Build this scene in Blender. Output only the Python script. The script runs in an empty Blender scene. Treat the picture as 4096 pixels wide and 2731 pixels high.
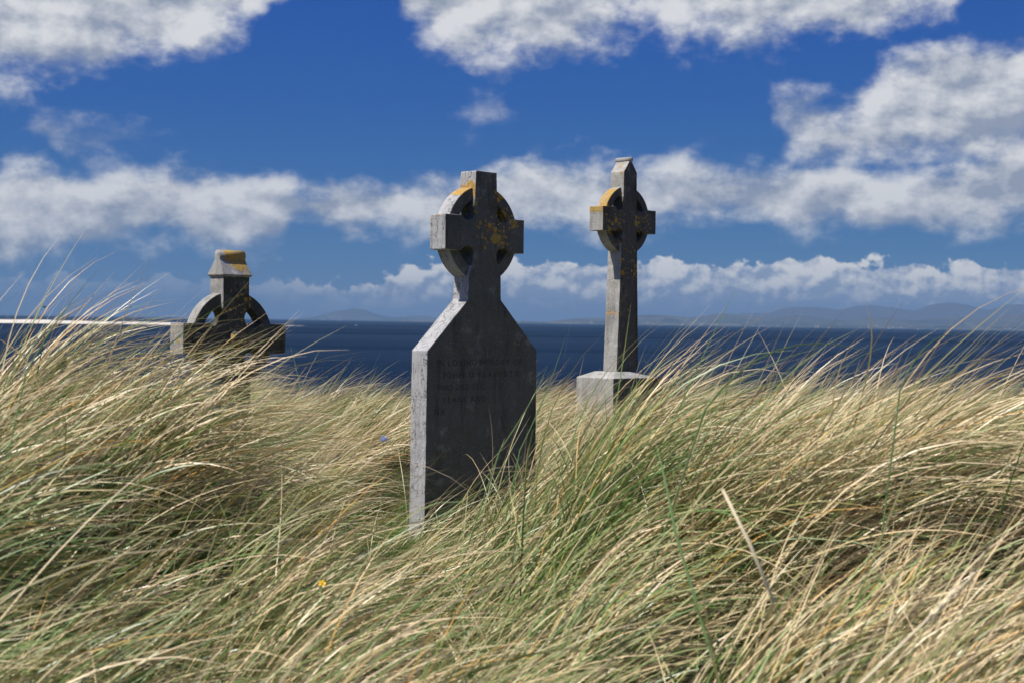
import bpy, bmesh, math, random
import numpy as np
from mathutils import Vector, Matrix

random.seed(7)
rng = np.random.default_rng(11)
scene = bpy.context.scene
COL = scene.collection
R = math.radians
EYE = 16.0                      # eye height above the sea

# ------------------------------------------------------------------ camera
FPX = 5689.0                    # 50 mm lens, measured over a 4096 px wide frame
PITCH, ROLL = R(-0.78), R(0.84)
fwd = Vector((0, math.cos(PITCH), math.sin(PITCH)))
r0 = Vector((1, 0, 0)); u0 = r0.cross(fwd)
rgt = r0 * math.cos(ROLL) + u0 * math.sin(ROLL)
upv = u0 * math.cos(ROLL) - r0 * math.sin(ROLL)
cam = bpy.data.cameras.new('camera'); camo = bpy.data.objects.new('camera', cam); COL.objects.link(camo)
cam.sensor_width = 36.0; cam.lens = 50.0; cam.clip_start = 0.05; cam.clip_end = 120000
m3 = Matrix((rgt, upv, -fwd)).transposed()
camo.matrix_world = Matrix.Translation((0, 0, EYE)) @ m3.to_4x4()
cam.dof.use_dof = True; cam.dof.focus_distance = 8.0; cam.dof.aperture_fstop = 5.6
scene.camera = camo


def ray(px, py):
    """direction through a point of the 4096x2731 frame"""
    return (rgt * ((px - 2048) / FPX) - upv * ((py - 1365.5) / FPX) + fwd)


def at(px, py, dist):
    d = ray(px, py)
    return Vector((0, 0, EYE)) + d * (dist / d.y)


# ------------------------------------------------------------------ sun
SUN_EL = R(59); SUN_H = Vector((-0.917, -0.399)).normalized()
sdir = Vector((SUN_H.x * math.cos(SUN_EL), SUN_H.y * math.cos(SUN_EL), math.sin(SUN_EL)))
sun = bpy.data.lights.new('sun', 'SUN'); sun.energy = 5.0; sun.angle = R(0.53); sun.color = (1.0, 0.955, 0.88)
suno = bpy.data.objects.new('sun', sun); COL.objects.link(suno)
suno.rotation_euler = (-sdir).to_track_quat('-Z', 'Y').to_euler()
suno.location = (-20, -10, 60)

# ------------------------------------------------------------------ colour management
vs = scene.view_settings
vs.view_transform = 'Standard'; vs.look = 'None'; vs.exposure = 0.35; vs.gamma = 1.0; vs.use_curve_mapping = False
scene.cycles.use_denoising = True
scene.cycles.max_bounces = 5; scene.cycles.diffuse_bounces = 3; scene.cycles.glossy_bounces = 2
scene.cycles.transparent_max_bounces = 8
scene.cycles.volume_bounces = 0


# ------------------------------------------------------------------ node helper
class S:
    """a socket with arithmetic"""
    nt = None

    def __init__(self, s): self.s = s

    @staticmethod
    def put(inp, v):
        if isinstance(v, S): S.nt.links.new(v.s, inp)
        else: inp.default_value = v

    @staticmethod
    def math(op, a, b=0.0, c=None, clamp=False):
        n = S.nt.nodes.new('ShaderNodeMath'); n.operation = op; n.use_clamp = clamp
        S.put(n.inputs[0], a); S.put(n.inputs[1], b)
        if c is not None: S.put(n.inputs[2], c)
        return S(n.outputs[0])

    def __add__(a, b): return S.math('ADD', a, b)
    __radd__ = __add__
    def __sub__(a, b): return S.math('SUBTRACT', a, b)
    def __rsub__(a, b): return S.math('SUBTRACT', b, a)
    def __mul__(a, b): return S.math('MULTIPLY', a, b)
    __rmul__ = __mul__
    def __truediv__(a, b): return S.math('DIVIDE', a, b)


def node(t, **kw):
    n = S.nt.nodes.new(t)
    for k, v in kw.items(): setattr(n, k, v)
    return n


def comb(x, y, z=0.0):
    n = node('ShaderNodeCombineXYZ'); S.put(n.inputs[0], x); S.put(n.inputs[1], y); S.put(n.inputs[2], z)
    return S(n.outputs[0])


def sep(v):
    n = node('ShaderNodeSeparateXYZ'); S.put(n.inputs[0], v)
    return S(n.outputs[0]), S(n.outputs[1]), S(n.outputs[2])


def noise(v, scale=1.0, detail=4.0, rough=0.5, color=False, dist=0.0):
    n = node('ShaderNodeTexNoise'); S.put(n.inputs['Vector'], v)
    S.put(n.inputs['Scale'], scale); n.inputs['Detail'].default_value = detail
    n.inputs['Roughness'].default_value = rough; n.inputs['Distortion'].default_value = dist
    return S(n.outputs['Color' if color else 'Fac'])


def voro(v, scale=1.0, feature='F1', out='Distance', rand=1.0):
    n = node('ShaderNodeTexVoronoi', feature=feature); S.put(n.inputs['Vector'], v)
    n.inputs['Scale'].default_value = scale; n.inputs['Randomness'].default_value = rand
    return S(n.outputs[out])


def sstep(x, lo, hi, a=0.0, b=1.0):
    n = node('ShaderNodeMapRange', interpolation_type='SMOOTHSTEP')
    S.put(n.inputs[0], x); S.put(n.inputs[1], lo); S.put(n.inputs[2], hi); S.put(n.inputs[3], a); S.put(n.inputs[4], b)
    return S(n.outputs[0])


def mixc(f, a, b, mode='MIX'):
    n = node('ShaderNodeMix', data_type='RGBA', blend_type=mode); n.clamp_factor = True
    S.put(n.inputs[0], f)
    S.put(n.inputs[6], a if isinstance(a, S) else (*a, 1) if len(a) == 3 else a)
    S.put(n.inputs[7], b if isinstance(b, S) else (*b, 1) if len(b) == 3 else b)
    return S(n.outputs[2])


def vmath(op, a, b):
    n = node('ShaderNodeVectorMath', operation=op); S.put(n.inputs[0], a); S.put(n.inputs[1], b)
    return S(n.outputs[0])


def mapping(v, scale=(1, 1, 1), loc=(0, 0, 0)):
    n = node('ShaderNodeMapping'); S.put(n.inputs[0], v); n.inputs['Scale'].default_value = scale
    n.inputs['Location'].default_value = loc
    return S(n.outputs[0])


def bump(h, strength, dist, normal=None):
    n = node('ShaderNodeBump'); n.inputs['Strength'].default_value = strength; n.inputs['Distance'].default_value = dist
    S.put(n.inputs['Height'], h)
    if normal: S.put(n.inputs['Normal'], normal)
    return S(n.outputs[0])


def material(name):
    m = bpy.data.materials.new(name); m.use_nodes = True
    S.nt = m.node_tree; S.nt.nodes.clear()
    out = node('ShaderNodeOutputMaterial')
    return m, out


def principled(color, rough=0.8, spec=0.3, normal=None):
    n = node('ShaderNodeBsdfPrincipled')
    S.put(n.inputs['Base Color'], color if isinstance(color, S) else (*color, 1))
    S.put(n.inputs['Roughness'], rough); n.inputs['Specular IOR Level'].default_value = spec
    if normal: S.put(n.inputs['Normal'], normal)
    return n


def plain(name, color, rough=0.7, spec=0.3):
    m, out = material(name)
    S.nt.links.new(principled(color, rough, spec).outputs[0], out.inputs[0])
    return m


# ------------------------------------------------------------------ world: sky with clouds
world = bpy.data.worlds.new('World'); scene.world = world; world.use_nodes = True
world.cycles.sampling_method = 'MANUAL'; world.cycles.sample_map_resolution = 512
S.nt = world.node_tree; S.nt.nodes.clear()
SKY_STR = 0.10
wo = node('ShaderNodeOutputWorld'); bg = node('ShaderNodeBackground'); bg.inputs[1].default_value = SKY_STR
S.nt.links.new(bg.outputs[0], wo.inputs[0])
sky = node('ShaderNodeTexSky', sky_type='NISHITA'); sky.sun_disc = False
sky.sun_elevation = SUN_EL; sky.sun_rotation = math.atan2(SUN_H.x, SUN_H.y)
sky.altitude = 0; sky.air_density = 0.6; sky.dust_density = 0.0; sky.ozone_density = 1.0
# the deep blue of a polarised summer sky: one tone curve per channel over the whole dome
sr, sg, sb = sep(S(sky.outputs[0]))
skyc = comb(S.math('POWER', sr, 1.4) * 0.069, S.math('POWER', sg, 0.86) * 0.325, S.math('POWER', sb, 0.12) * 2.50)

tc = node('ShaderNodeTexCoord')
dx, dy, dz = sep(S(tc.outputs['Generated']))
az = S.math('ARCTAN2', dx, dy)
hyp = S.math('SQRT', dx * dx + dy * dy + 1e-6)
el = S.math('MAXIMUM', dz, 0.0) / hyp
AZ0, EL1 = 0.42, 0.30           # the charts below cover this much sky


def dirc(px, py):
    d = ray(px, py)
    return math.atan2(d.x, d.y), d.z / math.hypot(d.x, d.y)


def noise2(v, scale, detail, rough, color=False):
    n = node('ShaderNodeTexNoise', noise_dimensions='2D'); S.put(n.inputs['Vector'], v)
    n.inputs['Scale'].default_value = scale; n.inputs['Detail'].default_value = detail; n.inputs['Roughness'].default_value = rough
    return S(n.outputs['Color' if color else 'Fac'])


def chart(x, pts, isy=True):
    """a curve over azimuth; pts are (frame x, frame y) or (frame x, value 0..1)"""
    n = node('ShaderNodeFloatCurve'); cv = n.mapping.curves[0]
    pp = []
    for px, py in pts:
        a, e = dirc(px, py if isy else 800)
        pp.append(((a + AZ0) / (2 * AZ0), min(max(e / EL1, 0), 1) if isy else py))
    n.mapping.use_clip = False
    while len(cv.points) < len(pp): cv.points.new(0.5, 0.5)
    for p_, (a, e) in zip(cv.points, pp):
        p_.location = (a, e); p_.handle_type = 'AUTO_CLAMPED'
    n.mapping.update()
    S.put(n.inputs['Value'], x)
    o = S(n.outputs[0])
    return o * EL1 if isy else o


q = comb(az, el * 1.5)
wx, wy, _ = sep(noise2(q, 12.0, 3.0, 0.55, True))
A01 = (az + (wx - 0.5) * 0.040 + AZ0) * (1.0 / (2 * AZ0))
E = el + (wy - 0.5) * 0.034
aT = chart(A01, [(-300, 700), (0, 690), (300, 705), (600, 720), (880, 690), (1120, 725), (1250, 800), (1340, 750), (1600, 725), (1850, 735), (2050, 660), (2300, 640), (2700, 640), (2930, 690), (3200, 655), (3600, 690), (3900, 625), (4096, 600), (4400, 640)])
aB = chart(A01, [(-300, 1010), (0, 1000), (300, 990), (600, 955), (880, 1000), (1120, 965), (1250, 890), (1340, 905), (1600, 940), (1850, 935), (2050, 930), (2300, 920), (2700, 900), (2930, 880), (3200, 915), (3600, 900), (3900, 890), (4096, 880), (4400, 900)])
cT = chart(A01, [(-200, 640), (60, 600), (140, 420), (300, 420), (450, 430), (600, 430), (690, 470), (760, 600), (1700, 560), (1830, 390), (1960, 350), (2080, 410), (2150, 560), (2650, 640), (2780, 560), (2880, 570), (2980, 660), (3040, 520), (3090, 370), (3160, 410), (3320, 430), (3500, 340), (3700, 235), (3900, 185), (4096, 170), (4400, 170)])
cB = chart(A01, [(-200, 560), (60, 500), (140, 560), (300, 710), (450, 725), (600, 640), (690, 560), (760, 480), (1700, 420), (1830, 480), (1960, 520), (2080, 500), (2150, 400), (2650, 560), (2780, 610), (2880, 610), (2980, 560), (3040, 540), (3090, 560), (3160, 600), (3320, 640), (3500, 650), (3700, 620), (3900, 610), (4096, 620), (4400, 640)])
cS = chart(A01, [(-200, .5), (300, .52), (450, .42), (700, .35), (1700, .40), (2100, .40), (2700, .25), (2980, .25), (3100, .6), (3350, 1.0), (4400, 1.0)], False)
bB = chart(A01, [(-300, 260), (0, 275), (200, 300), (330, 310), (450, 225), (620, 200), (830, 165), (1000, 130), (1090, 30), (1160, -160), (1540, -160), (1610, 20), (1700, 120), (1850, 195), (2000, 200), (2180, 175), (2350, 120), (2500, 130), (2700, 135), (3000, 155), (3300, 115), (3600, 70), (3800, 0), (3900, -120), (4400, -160)])
LA = S.math('MINIMUM', aT - E, E - aB) * 60.0
LC = S.math('MINIMUM', cT - E, E - cB) * 46.0 - (1.0 - cS) * 1.25
LB = (E - bB) * 40.0
L = S.math('SMOOTH_MAX', S.math('SMOOTH_MAX', LA, LC, 0.3), LB, 0.3)
L = S.math('MINIMUM', S.math('MAXIMUM', L + 0.35, -3.0), 1.5)
n1 = noise2(q, 19.0, 9.0, 0.60)
n2 = noise2(comb(az - 0.008, el * 1.5 + 0.016), 19.0, 5.0, 0.55)
# the rest of the dome: scattered banks of the same kind
pl = comb(dx / (S.math('MAXIMUM', dz, 0.0) + 0.09), dy / (S.math('MAXIMUM', dz, 0.0) + 0.09))
n3 = noise2(pl, 1.1, 5.0, 0.55)
G = (n3 - 0.53) * 8.0
inside = sstep(S.math('ABSOLUTE', az), 0.37, 0.46, 1.0, 0.0) * sstep(el, 0.24, 0.32, 1.0, 0.0)
Lm = L * inside + G * (1.0 - inside)
dens = sstep(Lm + (n1 - 0.5) * 3.0, -0.32, 1.05)
wC = sstep(LC - S.math('MAXIMUM', LA, LB), -0.3, 0.3) * inside
dens = dens * sstep(Lm, -1.2, 0.6, 0.70, 0.97) * (1.0 - wC * (1.0 - cS) * 0.80)
n4 = noise2(comb(az + 3.1, el * 2.4), 13.0, 4.0, 0.5)
edge = sstep(aT - E, 0.0, 0.016, 0.30, 0.0) - sstep(E - aB, 0.0, 0.016, 0.12, 0.0)
lit = S.math('ADD', 0.52 + (n1 - n2) * 3.0 + (n4 - 0.5) * 1.6 + edge * inside * sstep(LA - S.math('MAXIMUM', LB, LC), -0.3, 0.3), 0.0, clamp=True)
cc = mixc(lit, (0.25, 0.285, 0.36), (0.60, 0.605, 0.615))
# cumulus row low over the far coast
nb = noise2(comb(az, el * 1.25), 46.0, 6.0, 0.55)
nb2 = noise2(comb(az + 0.003, el * 1.25 - 0.006), 46.0, 5.0, 0.55)
nl = noise2(comb(az, 0.3), 14.0, 2.0, 0.5)
top = 0.0415 + sstep(az, -0.15, -0.02, -0.016, 0.004) + (nl - 0.5) * 0.012
hcov = sstep(az, -0.20, -0.08, 0.25, 1.0)
hd = sstep((top - el) * 150.0 + (nb - 0.5) * 5.0, 0.0, 0.55) * hcov
hlit = S.math('ADD', 0.55 + (nb - nb2) * 4.0 + (el - top + 0.014) * 34.0, 0.0, clamp=True)
hc = mixc(hlit * sstep(el, 0.004, 0.022, 0.2, 1.0), (0.26, 0.315, 0.42), (0.71, 0.70, 0.67))
hd = hd * sstep(el, 0.002, 0.020, 0.40, 0.97)


def scaled(c, k):
    return vmath('MULTIPLY', c, comb(k, k, k))


colr = mixc(dens, skyc, scaled(cc, 1.0 / SKY_STR))
colr = mixc(hd, colr, scaled(hc, 1.0 / SKY_STR))
S.nt.links.new(colr.s, bg.inputs[0])


# ------------------------------------------------------------------ mesh helpers
def link(o, parent=None):
    COL.objects.link(o)
    if parent is not None: o.parent = parent
    return o


def obj(name, bm, mats, parent=None, smooth=False):
    me = bpy.data.meshes.new(name); bm.to_mesh(me); bm.free()
    for m in (mats if isinstance(mats, (list, tuple)) else [mats]): me.materials.append(m)
    if smooth:
        for p in me.polygons: p.use_smooth = True
    return link(bpy.data.objects.new(name, me), parent)


def tag(o, label=None, cat=None, group=None, kind=None):
    if label: o['label'] = label
    if cat: o['category'] = cat
    if group: o['group'] = group
    if kind: o['kind'] = kind
    return o


def empty(name, loc, rz=0.0):
    o = bpy.data.objects.new(name, None); o.location = loc; o.rotation_euler = (0, 0, rz); o.empty_display_size = 0.2
    return link(o)


def arc(cx, cy, r, a0, a1, n):
    return [(cx + r * math.cos(R(a0 + (a1 - a0) * i / n)), cy + r * math.sin(R(a0 + (a1 - a0) * i / n))) for i in range(n + 1)]


def bevel_sharp(bm, w, seg=2, ang=30):
    es = [e for e in bm.edges if len(e.link_faces) == 2 and e.calc_face_angle(0) > R(ang)]
    bmesh.ops.bevel(bm, geom=es, offset=w, segments=seg, affect='EDGES', profile=0.6, clamp_overlap=True)


def extrude_profile(pts, y0, y1, bev=0.004):
    """outline in x,z pushed from y0 (front) to y1 (back): caps take slot 0, rim slot 1"""
    bm = bmesh.new()
    r_ = random.Random(len(pts))
    fine_ = []
    for (xa, za), (xb, zb) in zip(pts, pts[1:] + pts[:1]):          # worn, slightly nicked edges
        n_ = max(1, int(math.hypot(xb - xa, zb - za) / 0.03))
        for i in range(n_):
            t = i / n_; w_ = 0.0016 if i else 0.0005
            if i and r_.random() < 0.06: w_ = 0.0035
            fine_.append((xa + (xb - xa) * t - r_.uniform(-0.3, 1) * w_ * (1 if xa + (xb - xa) * t > 0 else -1), za + (zb - za) * t - r_.uniform(0, 1) * w_ * 0.6))
    pts = fine_
    f = [bm.verts.new((x, y0, z)) for x, z in pts]; b = [bm.verts.new((x, y1, z)) for x, z in pts]
    n = len(pts)
    fa = bm.faces.new(f); ba = bm.faces.new(list(reversed(b)))
    fa.material_index = ba.material_index = 0
    for i in range(n):
        q_ = bm.faces.new((f[i], b[i], b[(i + 1) % n], f[(i + 1) % n])); q_.material_index = 1
    bmesh.ops.recalc_face_normals(bm, faces=bm.faces)
    if bev: bevel_sharp(bm, bev)
    for fc in bm.faces:
        cc_ = fc.calc_center_median()
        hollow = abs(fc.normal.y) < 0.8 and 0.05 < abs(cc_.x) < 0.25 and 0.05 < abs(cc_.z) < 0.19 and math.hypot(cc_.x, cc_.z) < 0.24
        fc.material_index = 0 if abs(fc.normal.y) > 0.8 or hollow else 1  # faces and carved hollows get the dark slot: their shade is painted in
    return bm


def annulus(ro, ri, y0, y1, n=72, bev=0.003):
    bm = bmesh.new()
    rows = []
    for k in range(n):
        c, s = math.cos(2 * math.pi * k / n), math.sin(2 * math.pi * k / n)
        rows.append([bm.verts.new((ro * c, y0, ro * s)), bm.verts.new((ro * c, y1, ro * s)),
                     bm.verts.new((ri * c, y1, ri * s)), bm.verts.new((ri * c, y0, ri * s))])
    for k in range(n):
        a, b = rows[k], rows[(k + 1) % n]
        for j in range(4):
            bm.faces.new((a[j], a[(j + 1) % 4], b[(j + 1) % 4], b[j]))
    bmesh.ops.recalc_face_normals(bm, faces=bm.faces)
    bevel_sharp(bm, bev, 1)
    for fc in bm.faces:
        cc_ = fc.calc_center_median()
        fc.material_index = 0 if abs(fc.normal.y) > 0.8 or math.hypot(cc_.x, cc_.z) < (ro + ri) / 2 else 1  # inner ring wall takes the dark slot too, painting shade into the holes
    return bm


def mirror(half):
    """half outline on the right from bottom to top -> closed outline"""
    return half + [(-x, z) for x, z in reversed(half) if abs(x) > 1e-6]


def tube(path, rad, seg=8, bm=None, cap=True):
    bm = bm or bmesh.new()
    rings = []
    for i, p in enumerate(path):
        p = Vector(p)
        t = (Vector(path[min(i + 1, len(path) - 1)]) - Vector(path[max(i - 1, 0)])).normalized()
        a = t.orthogonal().normalized() if i == 0 else (prev - t * prev.dot(t)).normalized()
        prev = a; b = t.cross(a)
        rr = rad[i] if isinstance(rad, (list, tuple)) else rad
        rings.append([bm.verts.new(p + a * rr * math.cos(2 * math.pi * k / seg) + b * rr * math.sin(2 * math.pi * k / seg)) for k in range(seg)])
    for i in range(len(rings) - 1):
        for k in range(seg):
            bm.faces.new((rings[i][k], rings[i][(k + 1) % seg], rings[i + 1][(k + 1) % seg], rings[i + 1][k]))
    if cap:
        bm.faces.new(list(reversed(rings[0]))); bm.faces.new(rings[-1])
    return bm


def mesh_np(name, verts, quads, mats, kind=None, parent=None, attr=None, smooth=True):
    me = bpy.data.meshes.new(name)
    nv, nf = len(verts), len(quads)
    me.vertices.add(nv); me.vertices.foreach_set('co', np.ascontiguousarray(verts, np.float32).ravel())
    me.loops.add(nf * 4); me.loops.foreach_set('vertex_index', np.ascontiguousarray(quads, np.int32).ravel())
    me.polygons.add(nf)
    me.polygons.foreach_set('loop_start', np.arange(0, nf * 4, 4, dtype=np.int32))
    if smooth: me.polygons.foreach_set('use_smooth', np.ones(nf, bool))
    me.update(calc_edges=True)
    if attr is not None:
        at_ = me.attributes.new('blade', 'FLOAT_VECTOR', 'POINT')
        at_.data.foreach_set('vector', np.ascontiguousarray(attr, np.float32).ravel())
    for m in (mats if isinstance(mats, (list, tuple)) else [mats]): me.materials.append(m)
    o = link(bpy.data.objects.new(name, me), parent)
    if kind: o['kind'] = kind
    return o


def grid_mesh(name, X, Y, Z, mat):
    h, w = X.shape
    idx = np.arange(h * w).reshape(h, w)
    q_ = np.stack([idx[:-1, :-1], idx[:-1, 1:], idx[1:, 1:], idx[1:, :-1]], -1).reshape(-1, 4)
    o = mesh_np(name, np.stack([X, Y, Z], -1).reshape(-1, 3), q_, mat)
    o['kind'] = 'structure'
    return o


# ------------------------------------------------------------------ terrain
def smooth01(t):
    t = np.clip(t, 0, 1); return t * t * (3 - 2 * t)


def ground(x, y):
    """height relative to the eye"""
    x = np.asarray(x, float); y = np.asarray(y, float)
    g = -1.27 + 0 * x
    g = g + 0.75 * np.exp(-(((x + 1.80) / 0.92) ** 2 + ((y - 4.9) / 1.8) ** 2))         # left mound
    g = g + 0.56 * np.exp(-(((x - 0.95) / 0.75) ** 2 + ((y - 5.0) / 1.9) ** 2)) + 0.06 * np.exp(-(((x - 2.6) / 1.2) ** 2 + ((y - 5.2) / 2.2) ** 2))          # right mound
    g = g + 0.36 * smooth01((y - 7.6) / 2.4)                                            # bank the crosses stand on
    g = g + 0.40 * np.exp(-(((x - 0.22) / 0.34) ** 2 + ((y - 5.4) / 1.1) ** 2))         # spur before the headstone
    g = g + 0.10 * np.exp(-(((x - 3.0) / 2.2) ** 2 + ((y - 9.6) / 1.6) ** 2))
    g = g - 0.10 * np.exp(-(((x + 1.4) / 0.7) ** 2 + ((y - 8.6) / 1.2) ** 2))
    g = g - 0.15 * np.exp(-(((x - 0.75) / 0.8) ** 2 + ((y - 10.2) / 1.3) ** 2))
    g = g + 0.04 * np.sin(x * 2.1 + 1.3) * np.cos(y * 1.7) + 0.03 * np.sin(x * 4.7 + y * 3.1)
    g = g + 0.075 * np.sin(x * 5.3 + 1.9 * np.sin(y * 1.3)) * np.sin(y * 4.1 + 1.5 * np.sin(x * 1.7 + 2)) * (1 - smooth01((y - 7) / 2))
    g = g - smooth01((y - 11.5) / 10.0) * 2.2 - smooth01((y - 14) / 70.0) * 14.5
    return g


m, out = material('dune_soil')
oc = S(node('ShaderNodeTexCoord').outputs['Object'])
c = mixc(noise(oc, 6.0, 6.0, 0.6), (0.030, 0.036, 0.014), (0.065, 0.055, 0.030))
S.nt.links.new(principled(c, 0.95, 0.1, bump(noise(oc, 30, 5, 0.6), 0.7, 0.03)).outputs[0], out.inputs[0])
M_SOIL = m
xs = np.concatenate([np.linspace(-60, -6, 28)[:-1], np.linspace(-6, 6, 161), np.linspace(6, 60, 28)[1:]])
ys = np.concatenate([np.linspace(-12, 0, 20)[:-1], np.linspace(0, 14, 161), np.linspace(14, 120, 70)[1:]])
X, Y = np.meshgrid(xs, ys)
grid_mesh('dune_ground', X, Y, ground(X, Y) + EYE, M_SOIL)

# ------------------------------------------------------------------ sea
m, out = material('sea_water')
geo = node('ShaderNodeNewGeometry'); P = S(geo.outputs['Position'])
w1 = noise(mapping(P, (0.35, 0.35, 0.35)), 1.0, 3.0, 0.6, color=True)
wv = vmath('SUBTRACT', w1, comb(0.5, 0.5, 0.5))
streak = noise(mapping(P, (0.00035, 0.0013, 1)), 1.0, 4.0, 0.55)
wxx, wyy, _ = sep(wv)
nrm = node('ShaderNodeVectorMath', operation='NORMALIZE')
S.put(nrm.inputs[0], comb(wxx * 1.1, wyy * 1.1, 1.0))
deep = mixc(sstep(streak, 0.35, 0.65), (0.003, 0.013, 0.034), (0.005, 0.019, 0.046))
df = node('ShaderNodeBsdfDiffuse'); S.put(df.inputs[0], deep); S.put(df.inputs['Normal'], S(nrm.outputs[0]))
gl = node('ShaderNodeBsdfGlossy'); gl.inputs['Roughness'].default_value = 0.32; S.put(gl.inputs['Normal'], S(nrm.outputs[0]))
mxs = node('ShaderNodeMixShader'); S.put(mxs.inputs[0], sstep(streak, 0.38, 0.66, 0.022, 0.070))
S.nt.links.new(df.outputs[0], mxs.inputs[1]); S.nt.links.new(gl.outputs[0], mxs.inputs[2])
S.nt.links.new(mxs.outputs[0], out.inputs[0])
M_SEA = m
rad = np.concatenate([[0], np.geomspace(40, 40000, 40)])
th = np.linspace(0, 2 * np.pi, 97)
RR, TT = np.meshgrid(rad, th)
grid_mesh('sea', RR * np.sin(TT), RR * np.cos(TT), 0 * RR, M_SEA)

# ------------------------------------------------------------------ far coast
m, out = material('far_land')
P = S(node('ShaderNodeNewGeometry').outputs['Position'])
fld = voro(mapping(P, (0.0030, 0.0012, 0.004)), 1.0, 'F1', 'Color')
f1, f2, f3 = sep(fld)
c = mixc(f1, (0.034, 0.042, 0.032), (0.10, 0.10, 0.072))
_, _, hz_ = sep(P)
c = mixc(sstep(hz_, 90, 260), c, (0.085, 0.075, 0.055))
vs_ = voro(mapping(P, (0.012, 0.004, 0.02)), 1.0, 'F1', 'Distance')
c = mixc(sstep(vs_, 0.10, 0.16, 1.0, 0.0) * sstep(hz_, 18, 70, 1.0, 0.0), c, (0.75, 0.73, 0.68))
S.nt.links.new(principled(c, 0.95, 0.05).outputs[0], out.inputs[0])
M_LAND = m


def hill_range(name, d0, prof, depth, seed):
    """prof: list of (px, height in px above the sea horizon)"""
    r_ = np.random.default_rng(seed)
    px = np.array([p_[0] for p_ in prof], float); hh = np.array([p_[1] for p_ in prof], float)
    u = np.linspace(px[0], px[-1], 220)
    h = np.interp(u, px, hh) * 0.92
    k = np.ones(7) / 7; h = np.convolve(np.pad(h, 3, 'edge'), k, 'valid')
    for f, a in ((9, .05), (23, .035), (51, .02)):
        h = h * (1 + a * np.sin(np.linspace(0, f * 2.3, 220) + r_.uniform(0, 6)))
    v = np.linspace(0, 1, 15)
    U, V = np.meshgrid(u, v)
    D = d0 + V * depth
    Z = np.interp(U, u, h) / FPX * (d0 + depth * 0.5) * np.sin(V * np.pi * 0.98) ** 0.8
    Z = Z * (1 + 0.18 * np.sin(U * 0.021 + V * 7) * np.sin(V * np.pi) * (1 - np.abs(2 * V - 1)))
    Xw = (U - 2048) / FPX * d0 * (1 + V * depth / d0)
    return grid_mesh(name, Xw, D, Z - 1.0, M_LAND)


hill_range('far_hills', 21000, [(2150, 2), (2300, 20), (2500, 30), (2650, 42), (2850, 46), (3050, 44), (3300, 36), (3600, 42), (3900, 52), (4100, 60), (4600, 60), (5200, 40)], 4000, 3)
hill_range('far_mountains', 31000, [(2600, 2), (2900, 40), (3100, 66), (3350, 92), (3550, 86), (3750, 92), (3950, 100), (4200, 96), (4700, 90), (5300, 30)], 6000, 5)
hill_range('far_island_hill', 30000, [(1180, 2), (1260, 16), (1320, 34), (1400, 42), (1470, 38), (1560, 16), (1640, 22), (1700, 18), (1800, 8), (2000, 6), (2300, 4)], 4000, 6)
hill_range('far_shore', 17500, [(1500, 1), (1700, 7), (2100, 9), (2500, 12), (2900, 12), (3300, 14), (3700, 13), (4100, 16), (5000, 14)], 1200, 8)

# sand spit on the left
m, out = material('spit_sand')
P = S(node('ShaderNodeNewGeometry').outputs['Position'])
_, _, hz_ = sep(P)
nz = noise(mapping(P, (0.02, 0.02, 0.02)), 1.0, 4, 0.6)
c = mixc(sstep(hz_ + (nz - 0.5) * 3.0, 6.4, 7.8), (0.62, 0.58, 0.50), (0.13, 0.13, 0.06))
S.nt.links.new(principled(c, 0.95, 0.1).outputs[0], out.inputs[0])
n_ = 160
u = np.linspace(0, 1, n_)
sx = -1500 + u * (1500 - 455); sy = 2450 + 800 * u ** 1.5
v = np.linspace(-1, 1, 25)
U, V = np.meshgrid(u, v)
wid = (150 * (1 - U) ** 0.6 + 6)
hgt = 9.3 * (1 - U ** 3.0) * (1 - 0.35 * U) * (1 + 0.10 * np.sin(U * 37) + 0.06 * np.sin(U * 91 + 2)) + 0.0
prof = np.clip(1 - np.abs(V) ** 1.7, 0, 1)
Z = hgt * prof - 0.15
grid_mesh('sand_spit', np.interp(U, u, sx) + 0 * V, np.interp(U, u, sy) + V * wid, Z, m)

# ------------------------------------------------------------------ stone materials
LICH = (0.50, 0.235, 0.02)


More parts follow.
